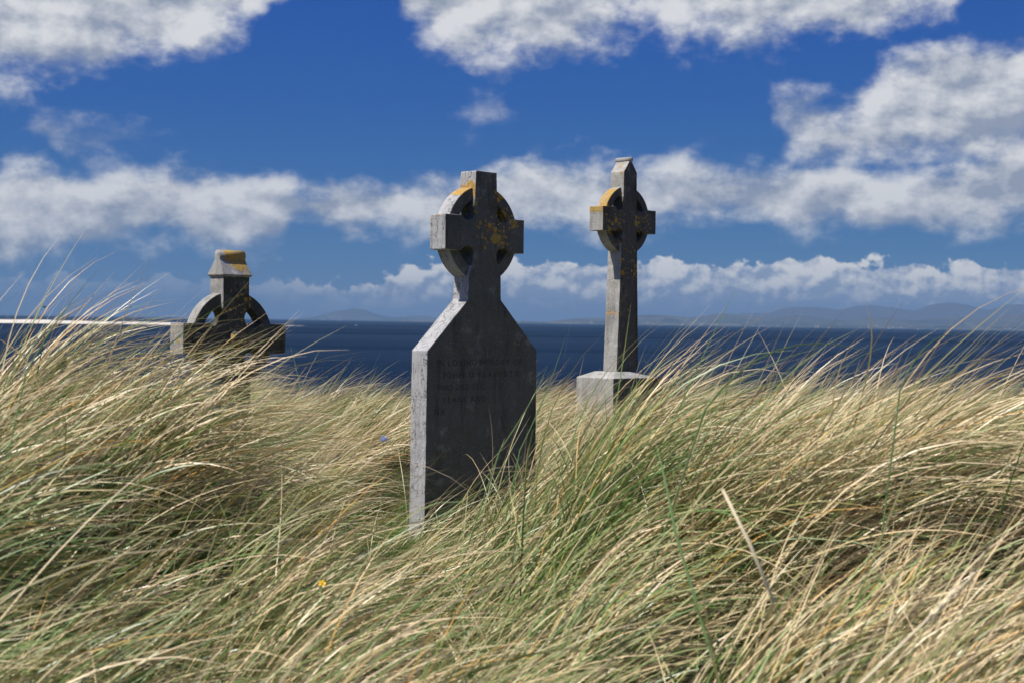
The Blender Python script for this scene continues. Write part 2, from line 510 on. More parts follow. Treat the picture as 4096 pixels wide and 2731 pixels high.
def stone(name, base_a, base_b, lichen=0.0, cracks=0.0, speck=0.0, zones=(), olive=0.55):
    """zones: (x, z, radius, strength) where orange lichen has settled"""
    m, out = material(name)
    oc = S(node('ShaderNodeTexCoord').outputs['Object'])
    ox, oy, oz = sep(oc)
    big = noise(oc, 3.2, 5, 0.6); mid = noise(oc, 18, 6, 0.62); fine = noise(oc, 140, 4, 0.6)
    c = mixc(S.math('ADD', big * 0.9 + mid * 0.6 - 0.25, 0.0, clamp=True), base_a, base_b)
    c = mixc(sstep(fine, 0.35, 0.7) * 0.35, c, base_a)
    # olive growth in patches
    ol = noise(vmath('ADD', oc, comb(7.0, 3.0, 1.0)), 7.5, 5, 0.65)
    c = mixc(sstep(ol, 0.48, 0.68) * olive, c, (0.095, 0.088, 0.042))
    # pale bloom
    pb_ = noise(vmath('ADD', oc, comb(2.0, 9.0, 4.0)), 9.0, 7, 0.7)
    c = mixc(sstep(pb_, 0.54, 0.74) * 0.55, c, tuple(min(0.6, k * 1.9 + 0.02) for k in base_b))
    # dark streaks of growth
    st = noise(mapping(oc, (16, 16, 2.2)), 1.0, 5, 0.6)
    c = mixc(sstep(st, 0.48, 0.72) * 0.6, c, tuple(k * 0.45 for k in base_a))
    h = mid * 0.5 + fine * 0.3 + big * 0.3
    if cracks:
        wv = vmath('SUBTRACT', noise(oc, 11, 4, 0.6, color=True), comb(.5, .5, .5))
        e1 = voro(vmath('ADD', mapping(oc, (26, 26, 5.5)), vmath('MULTIPLY', wv, comb(1.6, 1.6, 1.6))), 1.0, 'DISTANCE_TO_EDGE')
        e2 = voro(vmath('ADD', mapping(oc, (55, 55, 26)), vmath('MULTIPLY', wv, comb(2.4, 2.4, 2.4))), 1.0, 'DISTANCE_TO_EDGE')
        gate = sstep(noise(oc, 7, 3, 0.5), 0.42, 0.62)
        cr = S.math('MAXIMUM', sstep(e1, 0.008, 0.038, 1.0, 0.0) * sstep(noise(oc, 13, 3, 0.5), 0.38, 0.52), sstep(e2, 0.012, 0.055, 1.0, 0.0) * gate * 0.6)
        c = mixc(cr * cracks, c, (0.07, 0.06, 0.05))
        h = h - cr * 1.2
    # lichen: round rosettes of many sizes, and crusts where it has settled thickly
    wv2 = vmath('SUBTRACT', noise(oc, 42, 4, 0.65, color=True), comb(.5, .5, .5))
    zone = noise(oc, 5.0, 3, 0.55) * 0.9 - 0.62 + lichen
    for (zx, zz, zr, zs) in zones:
        d2 = (ox - zx) * (ox - zx) + (oz - zz) * (oz - zz)
        zone = zone + sstep(d2, 0.15 * zr * zr, zr * zr, zs, 0.0)
    lm = None; hue = None
    for sc_, wob, lim in ((13.0, 0.030, 0.40), (26.0, 0.016, 0.46), (48.0, 0.010, 0.45)):
        lo = vmath('ADD', oc, vmath('MULTIPLY', wv2, comb(wob, wob, wob)))
        vd = voro(lo, sc_, 'F1', 'Distance'); r1, r2, r3 = sep(voro(lo, sc_, 'F1', 'Color'))
        size = S.math('MULTIPLY', sstep(zone + r1 * 0.75, 0.55, 1.15), lim)
        k = sstep(vd - size, -0.06, 0.01, 1.0, 0.0) * sstep(size, 0.05, 0.12)
        lm = k if lm is None else S.math('MAXIMUM', lm, k)
        hue = r2 if hue is None else hue
    crust = sstep(zone + (noise(oc, 34, 5, 0.7) - 0.5) * 1.5, 0.56, 0.74)
    lm = S.math('MAXIMUM', lm, crust) * sstep(noise(oc, 95, 4, 0.65), 0.28, 0.50, 0.35, 1.0)
    lc = mixc(hue, (0.42, 0.20, 0.018), (0.36, 0.27, 0.05))
    lc = mixc(sstep(noise(oc, 60, 3, 0.6), 0.45, 0.7), lc, (0.62, 0.32, 0.035))
    c = mixc(lm * 0.9, c, lc)
    h = h + lm * 0.5
    if speck:
        sv = voro(oc, 150, 'F1', 'Distance'); s1, _, _ = sep(voro(oc, 150, 'F1', 'Color'))
        sm = sstep(sv, 0.12, 0.28, 1.0, 0.0) * sstep(s1 + noise(oc, 5.5, 4, 0.6) * 1.5, 1.56 - 0.12 * speck, 1.64 - 0.12 * speck)
        c = mixc(sm * 0.8, c, (0.45, 0.45, 0.42))
    p = principled(c, 0.85, 0.22, bump(h, 0.55, 0.006))
    S.nt.links.new(p.outputs[0], out.inputs[0])
    return m


ZA = ((0.06, 0.12, 0.26, 0.44), (0.13, -0.08, 0.12, 0.30), (0.0, -0.25, 0.40, 0.10), (0.22, 0.12, 0.10, 0.25))
M_FACE = stone('shade_dark_limestone_face', (0.066, 0.072, 0.060), (0.150, 0.152, 0.128), 0.06, 0.12, 1.0, ZA)  # front and back made darker: their shade is put into the stone colour
M_SIDE = stone('sunlit_pale_limestone_side', (0.32, 0.318, 0.322), (0.45, 0.445, 0.448), -0.12, 0.66, 0.0, olive=0.10, zones=((-0.13, 0.25, 0.095, 1.1), (-0.30, 0.07, 0.05, 0.5), (-0.15, 0.13, 0.06, 0.5), (0.2, 0.2, 0.1, 0.4)))  # edges made paler than the face: sunlight put into the colour
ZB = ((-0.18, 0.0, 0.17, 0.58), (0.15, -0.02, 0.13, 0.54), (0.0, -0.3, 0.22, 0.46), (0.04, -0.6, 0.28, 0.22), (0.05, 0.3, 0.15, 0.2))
M_FACE2 = stone('shade_dark_lichened_face', (0.062, 0.064, 0.056), (0.135, 0.130, 0.108), 0.05, 0.05, 0.3, ZB)  # tall cross: dark base paints the shaded front, lichen is real growth
M_SIDE2 = stone('sunlit_pale_granular_side', (0.30, 0.292, 0.275), (0.41, 0.40, 0.372), -0.06, 0.08, 0.3, olive=0.18, zones=((-0.19, 0.17, 0.16, 1.05), (-0.312, 0.085, 0.06, 1.0), (-0.06, 0.40, 0.09, 0.55), (-0.1, -0.72, 0.03, 0.8)))  # pale base paints the sunlight on the tall cross's edges
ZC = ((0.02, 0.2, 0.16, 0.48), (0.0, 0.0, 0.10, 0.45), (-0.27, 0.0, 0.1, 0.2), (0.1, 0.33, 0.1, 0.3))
M_FACE3 = stone('shade_dark_olive_face', (0.050, 0.052, 0.042), (0.110, 0.108, 0.082), 0.04, 0.05, 0.2, ZC)  # shaded front painted as darker stone, with olive patches and lichen
M_SIDE3 = stone('sunlit_pale_grey_side', (0.26, 0.255, 0.245), (0.38, 0.372, 0.355), 0.02, 0.12, 0.3, olive=0.25, zones=((0.02, 0.535, 0.13, 0.95), (0.05, 0.42, 0.09, 0.62), (-0.369, 0.03, 0.09, 0.5), (-0.2, 0.2, 0.12, 0.25), (-0.09, 0.33, 0.06, 0.4)))  # sunlit sides and cap painted as paler stone
M_LETTER = plain('cut_letter_shade', (0.045, 0.047, 0.038), 0.6, 0.2)  # dark tone paints the shade of cut letters onto raised ones
FACING = R(44.5)
NF = Vector((math.sin(FACING), -math.cos(FACING), 0))      # the way the crosses face

# ------------------------------------------------------------------ headstone in the middle
T = 0.13
c0 = at(1943.4, 937.6, 8.0) - NF * (T / 2)
root = empty('celtic_cross_headstone', (c0.x, c0.y, c0.z), FACING)
half = [(0.430, -1.86), (0.424, -0.652), (0.128, -0.368), (0.124, -0.238)]
half += list(reversed(arc(0.136, -0.122, 0.050, 28, 215, 14)))
half += [(0.305, -0.0975), (0.305, 0.0975)]
half += list(reversed(arc(0.136, 0.122, 0.050, 145, 332, 14)))
half += [(0.0865, 0.19), (0.081, 0.352)]
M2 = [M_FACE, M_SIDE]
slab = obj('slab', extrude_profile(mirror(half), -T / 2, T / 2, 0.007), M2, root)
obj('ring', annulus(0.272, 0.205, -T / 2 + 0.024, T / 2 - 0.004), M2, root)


def text_line(txt, width, height, xc, z, y, parent, mat):
    """one mesh per letter, standing 1 mm out of the face"""
    cu = bpy.data.curves.new('t', 'FONT'); cu.size = 1.0; cu.resolution_u = 3
    o = bpy.data.objects.new('t', cu); COL.objects.link(o)
    pos = []; xx = 0.0
    for ch in txt:
        if ch == ' ':
            xx += 0.42; continue
        cu.body = ch
        dg = bpy.context.evaluated_depsgraph_get(); dg.update()
        me = bpy.data.meshes.new_from_object(o.evaluated_get(dg))
        bm = bmesh.new(); bm.from_mesh(me); bpy.data.meshes.remove(me)
        x0 = min(v.co.x for v in bm.verts); x1 = max(v.co.x for v in bm.verts)
        z0 = min(v.co.y for v in bm.verts); z1 = max(v.co.y for v in bm.verts)
        pos.append((bm, x0, z0, z1, xx)); xx += (x1 - x0) + 0.24
    k = width / xx
    for bm, x0, z0, z1, xs_ in pos:
        for v in bm.verts:
            v.co = Vector(((v.co.x - x0 + xs_) * k + xc - width / 2, y, (v.co.y - z0) / (z1 - z0) * height + z))
        ret = bmesh.ops.extrude_face_region(bm, geom=bm.faces[:])
        for v in [g for g in ret['geom'] if isinstance(g, bmesh.types.BMVert)]: v.co.y += 0.002
        bmesh.ops.recalc_face_normals(bm, faces=bm.faces)
        obj('letter', bm, mat, parent)
    bpy.data.objects.remove(o); bpy.data.curves.remove(cu)


for txt, w, xc, z in [('IN LOVING MEMORY OF', 0.66, -0.02, -0.735), ('JOHN O FLAHERTY', 0.60, -0.01, -0.802), ('WHO DIED DEC', 0.36, -0.17, -0.870),
                      ('YEARS AND', 0.34, -0.14, -0.938), ('NA', 0.09, -0.32, -1.004)]:
    text_line(txt, w, 0.033, xc, z, -T / 2 - 0.0010, slab, M_LETTER)
tag(root, 'inscribed grey headstone with cracked pale edge and sloped shoulders below a ringed cross', 'headstone', 'celtic crosses in the dune grass')

# ------------------------------------------------------------------ tall cross on a plinth, right
T1 = 0.138
c1 = at(2519.5, 882, 11.0) - NF * (T1 / 2)
root = empty('tall_celtic_cross', (c1.x, c1.y, c1.z), FACING)
half = [(0.128, -1.165), (0.094, -0.225)]
half += list(reversed(arc(0.122, -0.112, 0.044, 26, 215, 12)))
half += [(0.312, -0.092), (0.312, 0.092)]
half += list(reversed(arc(0.122, 0.112, 0.044, 145, 334, 12)))
half += [(0.079, 0.18), (0.076, 0.372), (0.010, 0.462)]
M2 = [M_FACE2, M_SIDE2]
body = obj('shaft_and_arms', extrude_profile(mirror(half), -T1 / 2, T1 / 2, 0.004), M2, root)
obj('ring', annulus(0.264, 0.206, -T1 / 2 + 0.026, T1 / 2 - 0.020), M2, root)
obj('ridge_roll', tube([(0, -T1 / 2 - 0.004, 0.468), (0, T1 / 2 + 0.004, 0.468)], 0.021, 16), M_SIDE2, root, True)
# raised border strips on the face


def strip(name, pts, w, y0, y1, mat, parent):
    """mouldings of width w along pts (x,z), one mesh for each straight run"""
    for (xa, za), (xb, zb) in zip(pts[:-1], pts[1:]):
        bm = bmesh.new()
        d = Vector((xb - xa, 0, zb - za)).normalized(); nn = Vector((-d.z, 0, d.x)) * (w / 2)
        vs8 = [bm.verts.new(Vector((x, y, z)) + k_ * nn) for y in (y0, y1) for (x, z, k_) in ((xa, za, 1), (xb, zb, 1), (xb, zb, -1), (xa, za, -1))]
        for f in ((0, 1, 2, 3), (7, 6, 5, 4), (0, 4, 5, 1), (1, 5, 6, 2), (2, 6, 7, 3), (3, 7, 4, 0)):
            bm.faces.new([vs8[i] for i in f])
        bmesh.ops.recalc_face_normals(bm, faces=bm.faces)
        obj(name, bm, mat, parent)


for sgn in (-1, 1):
    yy = (-T1 / 2 - 0.004, -T1 / 2 + 0.003)
    strip('border_strip', [(sgn * 0.112, -1.15), (sgn * 0.078, -0.26)], 0.010, *yy, M_FACE2, body)
    strip('border_strip', [(sgn * 0.19, 0.078), (sgn * 0.292, 0.078)], 0.009, *yy, M_FACE2, body)
    strip('border_strip', [(sgn * 0.297, 0.083), (sgn * 0.297, -0.083)], 0.009, *yy, M_FACE2, body)
    strip('border_strip', [(sgn * 0.292, -0.078), (sgn * 0.19, -0.078)], 0.009, *yy, M_FACE2, body)
    strip('border_strip', [(sgn * 0.064, 0.20), (sgn * 0.062, 0.335)], 0.009, *yy, M_FACE2, body)
# plinth with weathered top
bm = bmesh.new()
hw, hd_ = 0.300, 0.190
lv = []
for (zz, kx, ky) in ((-1.75, 1.0, 1.0), (-1.210, 1.0, 1.0), (-1.165, 0.62, 0.56)):
    lv.append([bm.verts.new((sx_ * hw * kx, sy_ * hd_ * ky, zz)) for sx_, sy_ in ((-1, -1), (1, -1), (1, 1), (-1, 1))])
for a, b in zip(lv[:-1], lv[1:]):
    for k in range(4): bm.faces.new((a[k], a[(k + 1) % 4], b[(k + 1) % 4], b[k]))
bm.faces.new(lv[-1]); bm.faces.new(list(reversed(lv[0])))
bmesh.ops.recalc_face_normals(bm, faces=bm.faces); bevel_sharp(bm, 0.006, 2, 12)
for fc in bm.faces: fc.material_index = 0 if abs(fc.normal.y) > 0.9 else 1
obj('plinth', bm, M2, root)
tag(root, 'tall slender ringed cross with gabled tip standing on a square stone plinth', 'cross', 'celtic crosses in the dune grass')

# ------------------------------------------------------------------ cross sunk in the grass, left
T2 = 0.147
c2 = at(943.7, 1354.6, 8.7) - NF * (T2 / 2)
root = empty('capped_celtic_cross', (c2.x, c2.y, c2.z), FACING)
half = [(0.150, -1.00), (0.108, -0.26)]
half += list(reversed(arc(0.122, -0.126, 0.060, 35, 242, 16)))
half += [(0.369, -0.0915), (0.369, 0.0915)]
half += list(reversed(arc(0.122, 0.126, 0.060, 118, 325, 16)))
half += [(0.0935, 0.19), (0.0935, 0.385)]
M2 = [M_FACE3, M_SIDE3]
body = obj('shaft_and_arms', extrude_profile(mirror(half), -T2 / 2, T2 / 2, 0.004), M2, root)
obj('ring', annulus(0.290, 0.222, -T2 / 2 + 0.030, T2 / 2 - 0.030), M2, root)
# house-shaped cap with ridge roll along the face
bm = bmesh.new()
lv = []
for (zz, hx, hy) in ((0.376, 0.098, T2 / 2 + 0.004), (0.388, 0.108, T2 / 2 + 0.014), (0.478, 0.094, 0.030), (0.505, 0.093, 0.028)):
    lv.append([bm.verts.new((a * hx, b * hy, zz)) for a, b in ((-1, -1), (1, -1), (1, 1), (-1, 1))])
for a, b in zip(lv[:-1], lv[1:]):
    for k in range(4): bm.faces.new((a[k], a[(k + 1) % 4], b[(k + 1) % 4], b[k]))
bm.faces.new(lv[-1]); bm.faces.new(list(reversed(lv[0])))
bmesh.ops.recalc_face_normals(bm, faces=bm.faces); bevel_sharp(bm, 0.003, 1)
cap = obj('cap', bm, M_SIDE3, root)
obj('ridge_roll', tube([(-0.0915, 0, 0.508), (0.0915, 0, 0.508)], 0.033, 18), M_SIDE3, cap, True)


def boss(x, z, r, h, parent):
    bm = bmesh.new()
    rows = []
    y0 = -T2 / 2 + 0.002
    for k in range(5):
        rr = r * (1.0, 1.0, 0.9, 0.6, 0.2)[k]; yy = y0 - h * (0, 0.45, 0.8, 0.97, 1.0)[k]
        rows.append([bm.verts.new((x + rr * math.cos(i / 20 * 2 * math.pi), yy, z + rr * math.sin(i / 20 * 2 * math.pi))) for i in range(20)])
    for a, b in zip(rows[:-1], rows[1:]):
        for i in range(20): bm.faces.new((a[i], a[(i + 1) % 20], b[(i + 1) % 20], b[i]))
    bm.faces.new(rows[-1])
    bmesh.ops.recalc_face_normals(bm, faces=bm.faces)
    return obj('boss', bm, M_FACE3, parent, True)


boss(0.0, 0.0, 0.052, 0.040, root); boss(0.012, 0.255, 0.026, 0.016, root)
boss(-0.27, 0.0, 0.040, 0.018, root); boss(0.27, 0.0, 0.040, 0.018, root)
for x in (-0.05, -0.015, 0.02, 0.055):
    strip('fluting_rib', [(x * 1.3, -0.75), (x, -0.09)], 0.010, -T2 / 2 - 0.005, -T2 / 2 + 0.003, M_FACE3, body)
tag(root, 'dark ringed cross with house-shaped cap, sunk to its arms in grass', 'cross', 'celtic crosses in the dune grass')

# ------------------------------------------------------------------ boat far out
bp = at(1424.5, 1303, 3700); bp.z = 0
broot = empty('motor_boat', bp, R(15))
MW = plain('white_boat_paint', (0.8, 0.8, 0.8), 0.4); MD = plain('boat_window', (0.02, 0.03, 0.04), 0.2)
bm = bmesh.new()
sec = []
for (x, w, k, top_) in ((-4, 1.3, 0, 1.1), (-1, 1.5, -.2, 1.2), (2, 1.2, -.1, 1.5), (3.6, 0.5, .3, 1.9), (4.4, 0.05, 1.4, 2.1)):
    sec.append([bm.verts.new(v_) for v_ in ((x, -w, top_), (x, -w * .7, k), (x, 0, k - .2), (x, w * .7, k), (x, w, top_))])
for a, b in zip(sec[:-1], sec[1:]):
    for k in range(4): bm.faces.new((a[k], a[k + 1], b[k + 1], b[k]))
    bm.faces.new((a[4], a[0], b[0], b[4]))
bm.faces.new(sec[0])
bmesh.ops.recalc_face_normals(bm, faces=bm.faces)
obj('hull', bm, MW, broot)
bm = bmesh.new()
lo_ = [bm.verts.new((x, y, 1.2)) for x, y in ((-1.5, -1), (1.6, -.9), (1.6, .9), (-1.5, 1))]
hi_ = [bm.verts.new((x, y, 3.1)) for x, y in ((-1.4, -.8), (0.7, -.7), (0.7, .7), (-1.4, .8))]
for k in range(4): bm.faces.new((lo_[k], lo_[(k + 1) % 4], hi_[(k + 1) % 4], hi_[k]))
bm.faces.new(hi_)
bmesh.ops.recalc_face_normals(bm, faces=bm.faces)
cb = obj('cabin', bm, MW, broot)
bm = bmesh.new(); bmesh.ops.create_cube(bm, size=1)
for v_ in bm.verts: v_.co = Vector((v_.co.x * 1.4 - 0.5, v_.co.y * 1.84, v_.co.z * 0.6 + 2.4))
obj('window', bm, MD, cb)
tag(broot, 'tiny white motor boat far out on the blue sea', 'boat')

# ------------------------------------------------------------------ grass
m, out = material('marram_blade')
at_ = node('ShaderNodeAttribute', attribute_name='blade')
dry, along, tint = sep(S(at_.outputs['Vector']))
straw = mixc(tint, (0.60, 0.445, 0.235), (0.77, 0.63, 0.405))
straw = mixc(sstep(tint, 0.88, 0.95), straw, (0.60, 0.33, 0.070))
green = mixc(tint, (0.065, 0.130, 0.026), (0.215, 0.315, 0.095))
f = S.math('ADD', dry * 1.5 - 0.85 + along * 0.95, 0.0, clamp=True)
c = mixc(f, green, straw)
# old sheaths near the base are brown
c = mixc(sstep(along, 0.0, 0.18, 0.65, 0.0), c, (0.10, 0.075, 0.035))
pb = principled(c, 0.38, 0.45)
tr = node('ShaderNodeBsdfTranslucent'); S.put(tr.inputs[0], c)
mx = node('ShaderNodeMixShader'); mx.inputs[0].default_value = 0.14
S.nt.links.new(pb.outputs[0], mx.inputs[1]); S.nt.links.new(tr.outputs[0], mx.inputs[2]); S.nt.links.new(mx.outputs[0], out.inputs[0])
M_GRASS = m


def blades(bx, by, bz, length, az_, phi0, phi1, power, width, dry_, tint_, segs, roll, curl):
    """ribbons; every argument an array over blades"""
    n = len(bx)
    s = np.linspace(0, 1, segs + 1)
    phi = phi0[:, None] + (phi1 - phi0)[:, None] * s[None, :] ** power[:, None]
    azs = az_[:, None] + curl[:, None] * s[None, :] ** 2
    mid = 0.5 * (phi[:, 1:] + phi[:, :-1]); amid = 0.5 * (azs[:, 1:] + azs[:, :-1])
    ds = (length / segs)[:, None]
    zero = np.zeros((n, 1))
    hx = np.sin(mid) * np.cos(amid) * ds; hy = np.sin(mid) * np.sin(amid) * ds; hz = np.cos(mid) * ds
    px = np.concatenate([zero, np.cumsum(hx, 1)], 1) + bx[:, None]
    py = np.concatenate([zero, np.cumsum(hy, 1)], 1) + by[:, None]
    pz = np.concatenate([zero, np.cumsum(hz, 1)], 1) + bz[:, None]
    # side vector: mix of the horizontal normal of the bend plane and the in-plane normal
    sxv = -np.sin(azs); syv = np.cos(azs); szv = np.zeros_like(azs)
    nx = -np.cos(phi) * np.cos(azs); ny = -np.cos(phi) * np.sin(azs); nz_ = np.sin(phi)
    cr, sr = np.cos(roll)[:, None], np.sin(roll)[:, None]
    wx_ = sxv * cr + nx * sr; wy_ = syv * cr + ny * sr; wz_ = szv * cr + nz_ * sr
    wd = (width[:, None] * 0.5) * np.clip(1.02 - s[None, :] ** 2.6, 0.05, 1)
    P0 = np.stack([px - wx_ * wd, py - wy_ * wd, pz - wz_ * wd], -1)
    P1 = np.stack([px + wx_ * wd, py + wy_ * wd, pz + wz_ * wd], -1)
    V = np.stack([P0, P1], 2).reshape(n, -1, 3)
    per = 2 * (segs + 1)
    base = (np.arange(n) * per)[:, None, None]
    k = np.arange(segs)[None, :, None] * 2
    Q = base + k + np.array([0, 1, 3, 2])[None, None, :]
    at3 = np.stack([np.repeat(dry_[:, None], per, 1), np.repeat(s, 2)[None, :].repeat(n, 0), np.repeat(tint_[:, None], per, 1)], -1)
    return V.reshape(-1, 3), Q.reshape(-1, 4), at3.reshape(-1, 3)


class Pile:
    def __init__(self): self.V, self.Q, self.A, self.n = [], [], [], 0

    def add(self, v, q_, a):
        self.V.append(v); self.Q.append(q_ + self.n); self.A.append(a); self.n += len(v)

    def build(self, name, mat):
        return mesh_np(name, np.concatenate(self.V), np.concatenate(self.Q), mat, attr=np.concatenate(self.A))


def turf_mask(x, y):
    """1 where the hollow of short turf keeps the marram out"""
    a = np.exp(-(((x + 0.98 + 0.06 * (y - 6)) / 0.72) ** 2 + ((y - 5.7) / 1.5) ** 2) ** 2)
    b = np.exp(-(((x + 0.85) / 0.50) ** 2 + ((y - 7.8) / 1.0) ** 2) ** 2)
    return np.maximum(a, b)


# keep blades from growing through the stones
STONES = [((c0.x, c0.y), 0.46, 0.10), ((c1.x, c1.y), 0.33, 0.22), ((c2.x, c2.y), 0.20, 0.11)]


def clear_of_stones(x, y):
    ok = np.ones_like(x, bool)
    ca, sa = math.cos(FACING), math.sin(FACING)
    for (cx, cy), hx, hy in STONES:
        lx = (x - cx) * ca + (y - cy) * sa; ly = -(x - cx) * sa + (y - cy) * ca
        ok &= ~((np.abs(lx) < hx) & (np.abs(ly) < hy))
    return ok


def marram(pile, y0, y1, spacing, per_clump, segs, wmul, seed, lenmul=1.0):
    r_ = np.random.default_rng(seed)
    gx, gy = np.meshgrid(np.arange(-8.5, 8.5, spacing), np.arange(y0, y1, spacing))
    cx = (gx + r_.uniform(-.5, .5, gx.shape) * spacing).ravel(); cy = (gy + r_.uniform(-.5, .5, gx.shape) * spacing).ravel()
    lim = 0.40 * cy + 0.9
    keep = (cx > -lim - 0.5) & (cx < lim * 0.97) & (r_.uniform(0, 1, cx.shape) > turf_mask(cx, cy) * 1.05)
    cx, cy = cx[keep], cy[keep]
    n = len(cx)
    clen = r_.normal(0.80, 0.15, n).clip(.45, 1.15) * lenmul
    caz = r_.normal(0.06, 0.20, n) + 0.18 * np.sin(cx * 1.3 + cy * 0.9)
    cph = r_.normal(0, R(7), n)
    cdry = r_.normal(0.0, 0.13, n) + 0.10 * np.sin(cx * 2.2 - cy * 1.6) - 0.10 * (1 - smooth01((cy - 2.4) / 2.2))
    cnt = r_.poisson(per_clump, n)
    idx = np.repeat(np.arange(n), cnt)
    N = len(idx)
    rad_ = np.abs(r_.normal(0, 0.29, N)) * spacing; ang = r_.uniform(0, 2 * np.pi, N)
    bx = cx[idx] + rad_ * np.cos(ang); by = cy[idx] + rad_ * np.sin(ang)
    ok = clear_of_stones(bx, by); idx, bx, by, ang = idx[ok], bx[ok], by[ok], ang[ok]; N = len(idx)
    bz = ground(bx, by) + EYE - 0.03
    ln = clen[idx] * r_.uniform(0.45, 1.1, N)
    a_ = caz[idx] + r_.normal(0, 0.26, N)
    odd = r_.uniform(0, 1, N) < 0.05
    a_ = np.where(odd, r_.uniform(-2.2, 2.2, N), a_)
    p0 = R(36) + cph[idx] + r_.normal(0, R(10), N)
    p1 = p0 + R(58) + r_.normal(0, R(17), N) + (ln - .7) * R(20)
    stiff = r_.uniform(0, 1, N) < 0.035
    p1 = np.where(stiff, p0 + R(12), p1)
    pw = r_.uniform(0.9, 1.9, N)
    wd = r_.uniform(0.0026, 0.0052, N) * wmul
    dr = (cdry[idx] + np.where(r_.uniform(0, 1, N) < 0.54, r_.normal(0.80, 0.15, N), r_.normal(0.22, 0.16, N))).clip(0, 1.0)
    tt = r_.uniform(0, 1, N)
    rl = r_.normal(0, 0.8, N)
    cu = r_.normal(0, 0.22, N)
    pile.add(*blades(bx, by, bz, ln, a_, p0, p1, pw, wd, dr, tt, segs, rl, cu))
    return N


pile = Pile()
cnts = [marram(pile, 1.7, 4.6, 0.46, 430, 10, 1.38, 21), marram(pile, 4.6, 7.6, 0.46, 470, 8, 1.18, 22),
        marram(pile, 7.6, 12.6, 0.42, 270, 6, 1.05, 23, 0.85)]
print('marram blades', cnts)
g = pile.build('marram_grass', M_GRASS)
tag(g, 'long wind-combed straw and green marram grass covering the dunes', 'grass', kind='stuff')

# short turf in the hollow and thin undergrowth between the clumps
pile = Pile()
N = 90000
bx = rng.uniform(-2.1, 0.4, N); by = rng.uniform(4.0, 9.4, N)
k = (rng.uniform(0, 1, N) < turf_mask(bx, by) * 1.3 + 0.05) & clear_of_stones(bx, by)
bx, by = bx[k], by[k]; N = len(bx)
pile.add(*blades(bx, by, ground(bx, by) + EYE - 0.005, rng.uniform(.04, .11, N), rng.uniform(0, 6.28, N), rng.uniform(0, .5, N), rng.uniform(.4, 1.4, N),
                 np.ones(N), rng.uniform(.002, .0035, N), rng.uniform(0, .28, N), rng.uniform(0, .85, N), 3, rng.uniform(-1, 1, N), np.zeros(N)))
m, out = material('turf_blade')
at_ = node('ShaderNodeAttribute', attribute_name='blade')
dry, along, tint = sep(S(at_.outputs['Vector']))
c = mixc(tint, (0.09, 0.17, 0.025), (0.19, 0.27, 0.05))
pb = principled(c, 0.5, 0.3); tr = node('ShaderNodeBsdfTranslucent'); S.put(tr.inputs[0], c)
mx = node('ShaderNodeMixShader'); mx.inputs[0].default_value = 0.3
S.nt.links.new(pb.outputs[0], mx.inputs[1]); S.nt.links.new(tr.outputs[0], mx.inputs[2]); S.nt.links.new(mx.outputs[0], out.inputs[0])
tag(pile.build('short_turf', m), 'short bright green turf in the hollow before the headstone', 'turf', kind='stuff')

# ------------------------------------------------------------------ single plants that stand out
M_STEM = plain('dry_stem', (0.76, 0.65, 0.44), 0.5); M_GSTEM = plain('green_stem', (0.12, 0.20, 0.06), 0.5)
M_GLEAF = plain('green_leaf', (0.13, 0.21, 0.075), 0.4)
M_YEL = plain('yellow_petal', (0.80, 0.52, 0.02), 0.5); M_YELC = plain('flower_centre', (0.62, 0.30, 0.01), 0.6)
M_BLUE = plain('blue_floret', (0.36, 0.42, 0.66), 0.6)


def bezier(p0, p1, p2, n=10):
    return [(p0 * (1 - t) ** 2 + p1 * (2 * t * (1 - t)) + p2 * t * t) for t in [i / n for i in range(n + 1)]]


def leaf(name, pts, w, mat, label):
    """one broad blade as a shallow trough along pts"""
    root = empty(name, pts[0]); bm = bmesh.new(); rows = []
    n = len(pts)
    for i, p_ in enumerate(pts):
        t = (pts[min(i + 1, n - 1)] - pts[max(i - 1, 0)]).normalized()
        sd = t.cross(Vector((0, 1, 0.15))).normalized(); nn = sd.cross(t)
        ww = w * 0.5 * max(0.06, 1 - (i / (n - 1)) ** 2.5)
        q0 = p_ - pts[0]
        rows.append([bm.verts.new(q0 - sd * ww + nn * ww * 0.5), bm.verts.new(q0), bm.verts.new(q0 + sd * ww + nn * ww * 0.5)])
    for a_, b_ in zip(rows[:-1], rows[1:]):
        for k_ in range(2): bm.faces.new((a_[k_], a_[k_ + 1], b_[k_ + 1], b_[k_]))
    obj('blade', bm, mat, root, True)
    return tag(root, label, 'grass blade')


def gpoint(p_):
    return Vector((p_.x, p_.y, EYE + float(ground(p_.x, p_.y)) - 0.03))


# pale broken stalk
a1, a2 = at(2890, 1955, 2.45), at(3095, 2405, 2.40)
low = a2 + (a2 - a1) * 0.12 + Vector((0, 0.12, -0.03))
sroot = empty('dry_stalk', low)
obj('stem', tube([v_ - low for v_ in (low, a2, (a1 + a2) * 0.5 + Vector((0.004, 0, 0)), a1)], [0.0030, 0.0030, 0.0028, 0.0020], 7), M_STEM, sroot, True)
tag(sroot, 'pale straight dry stalk leaning against the combed grass at right', 'grass stalk')
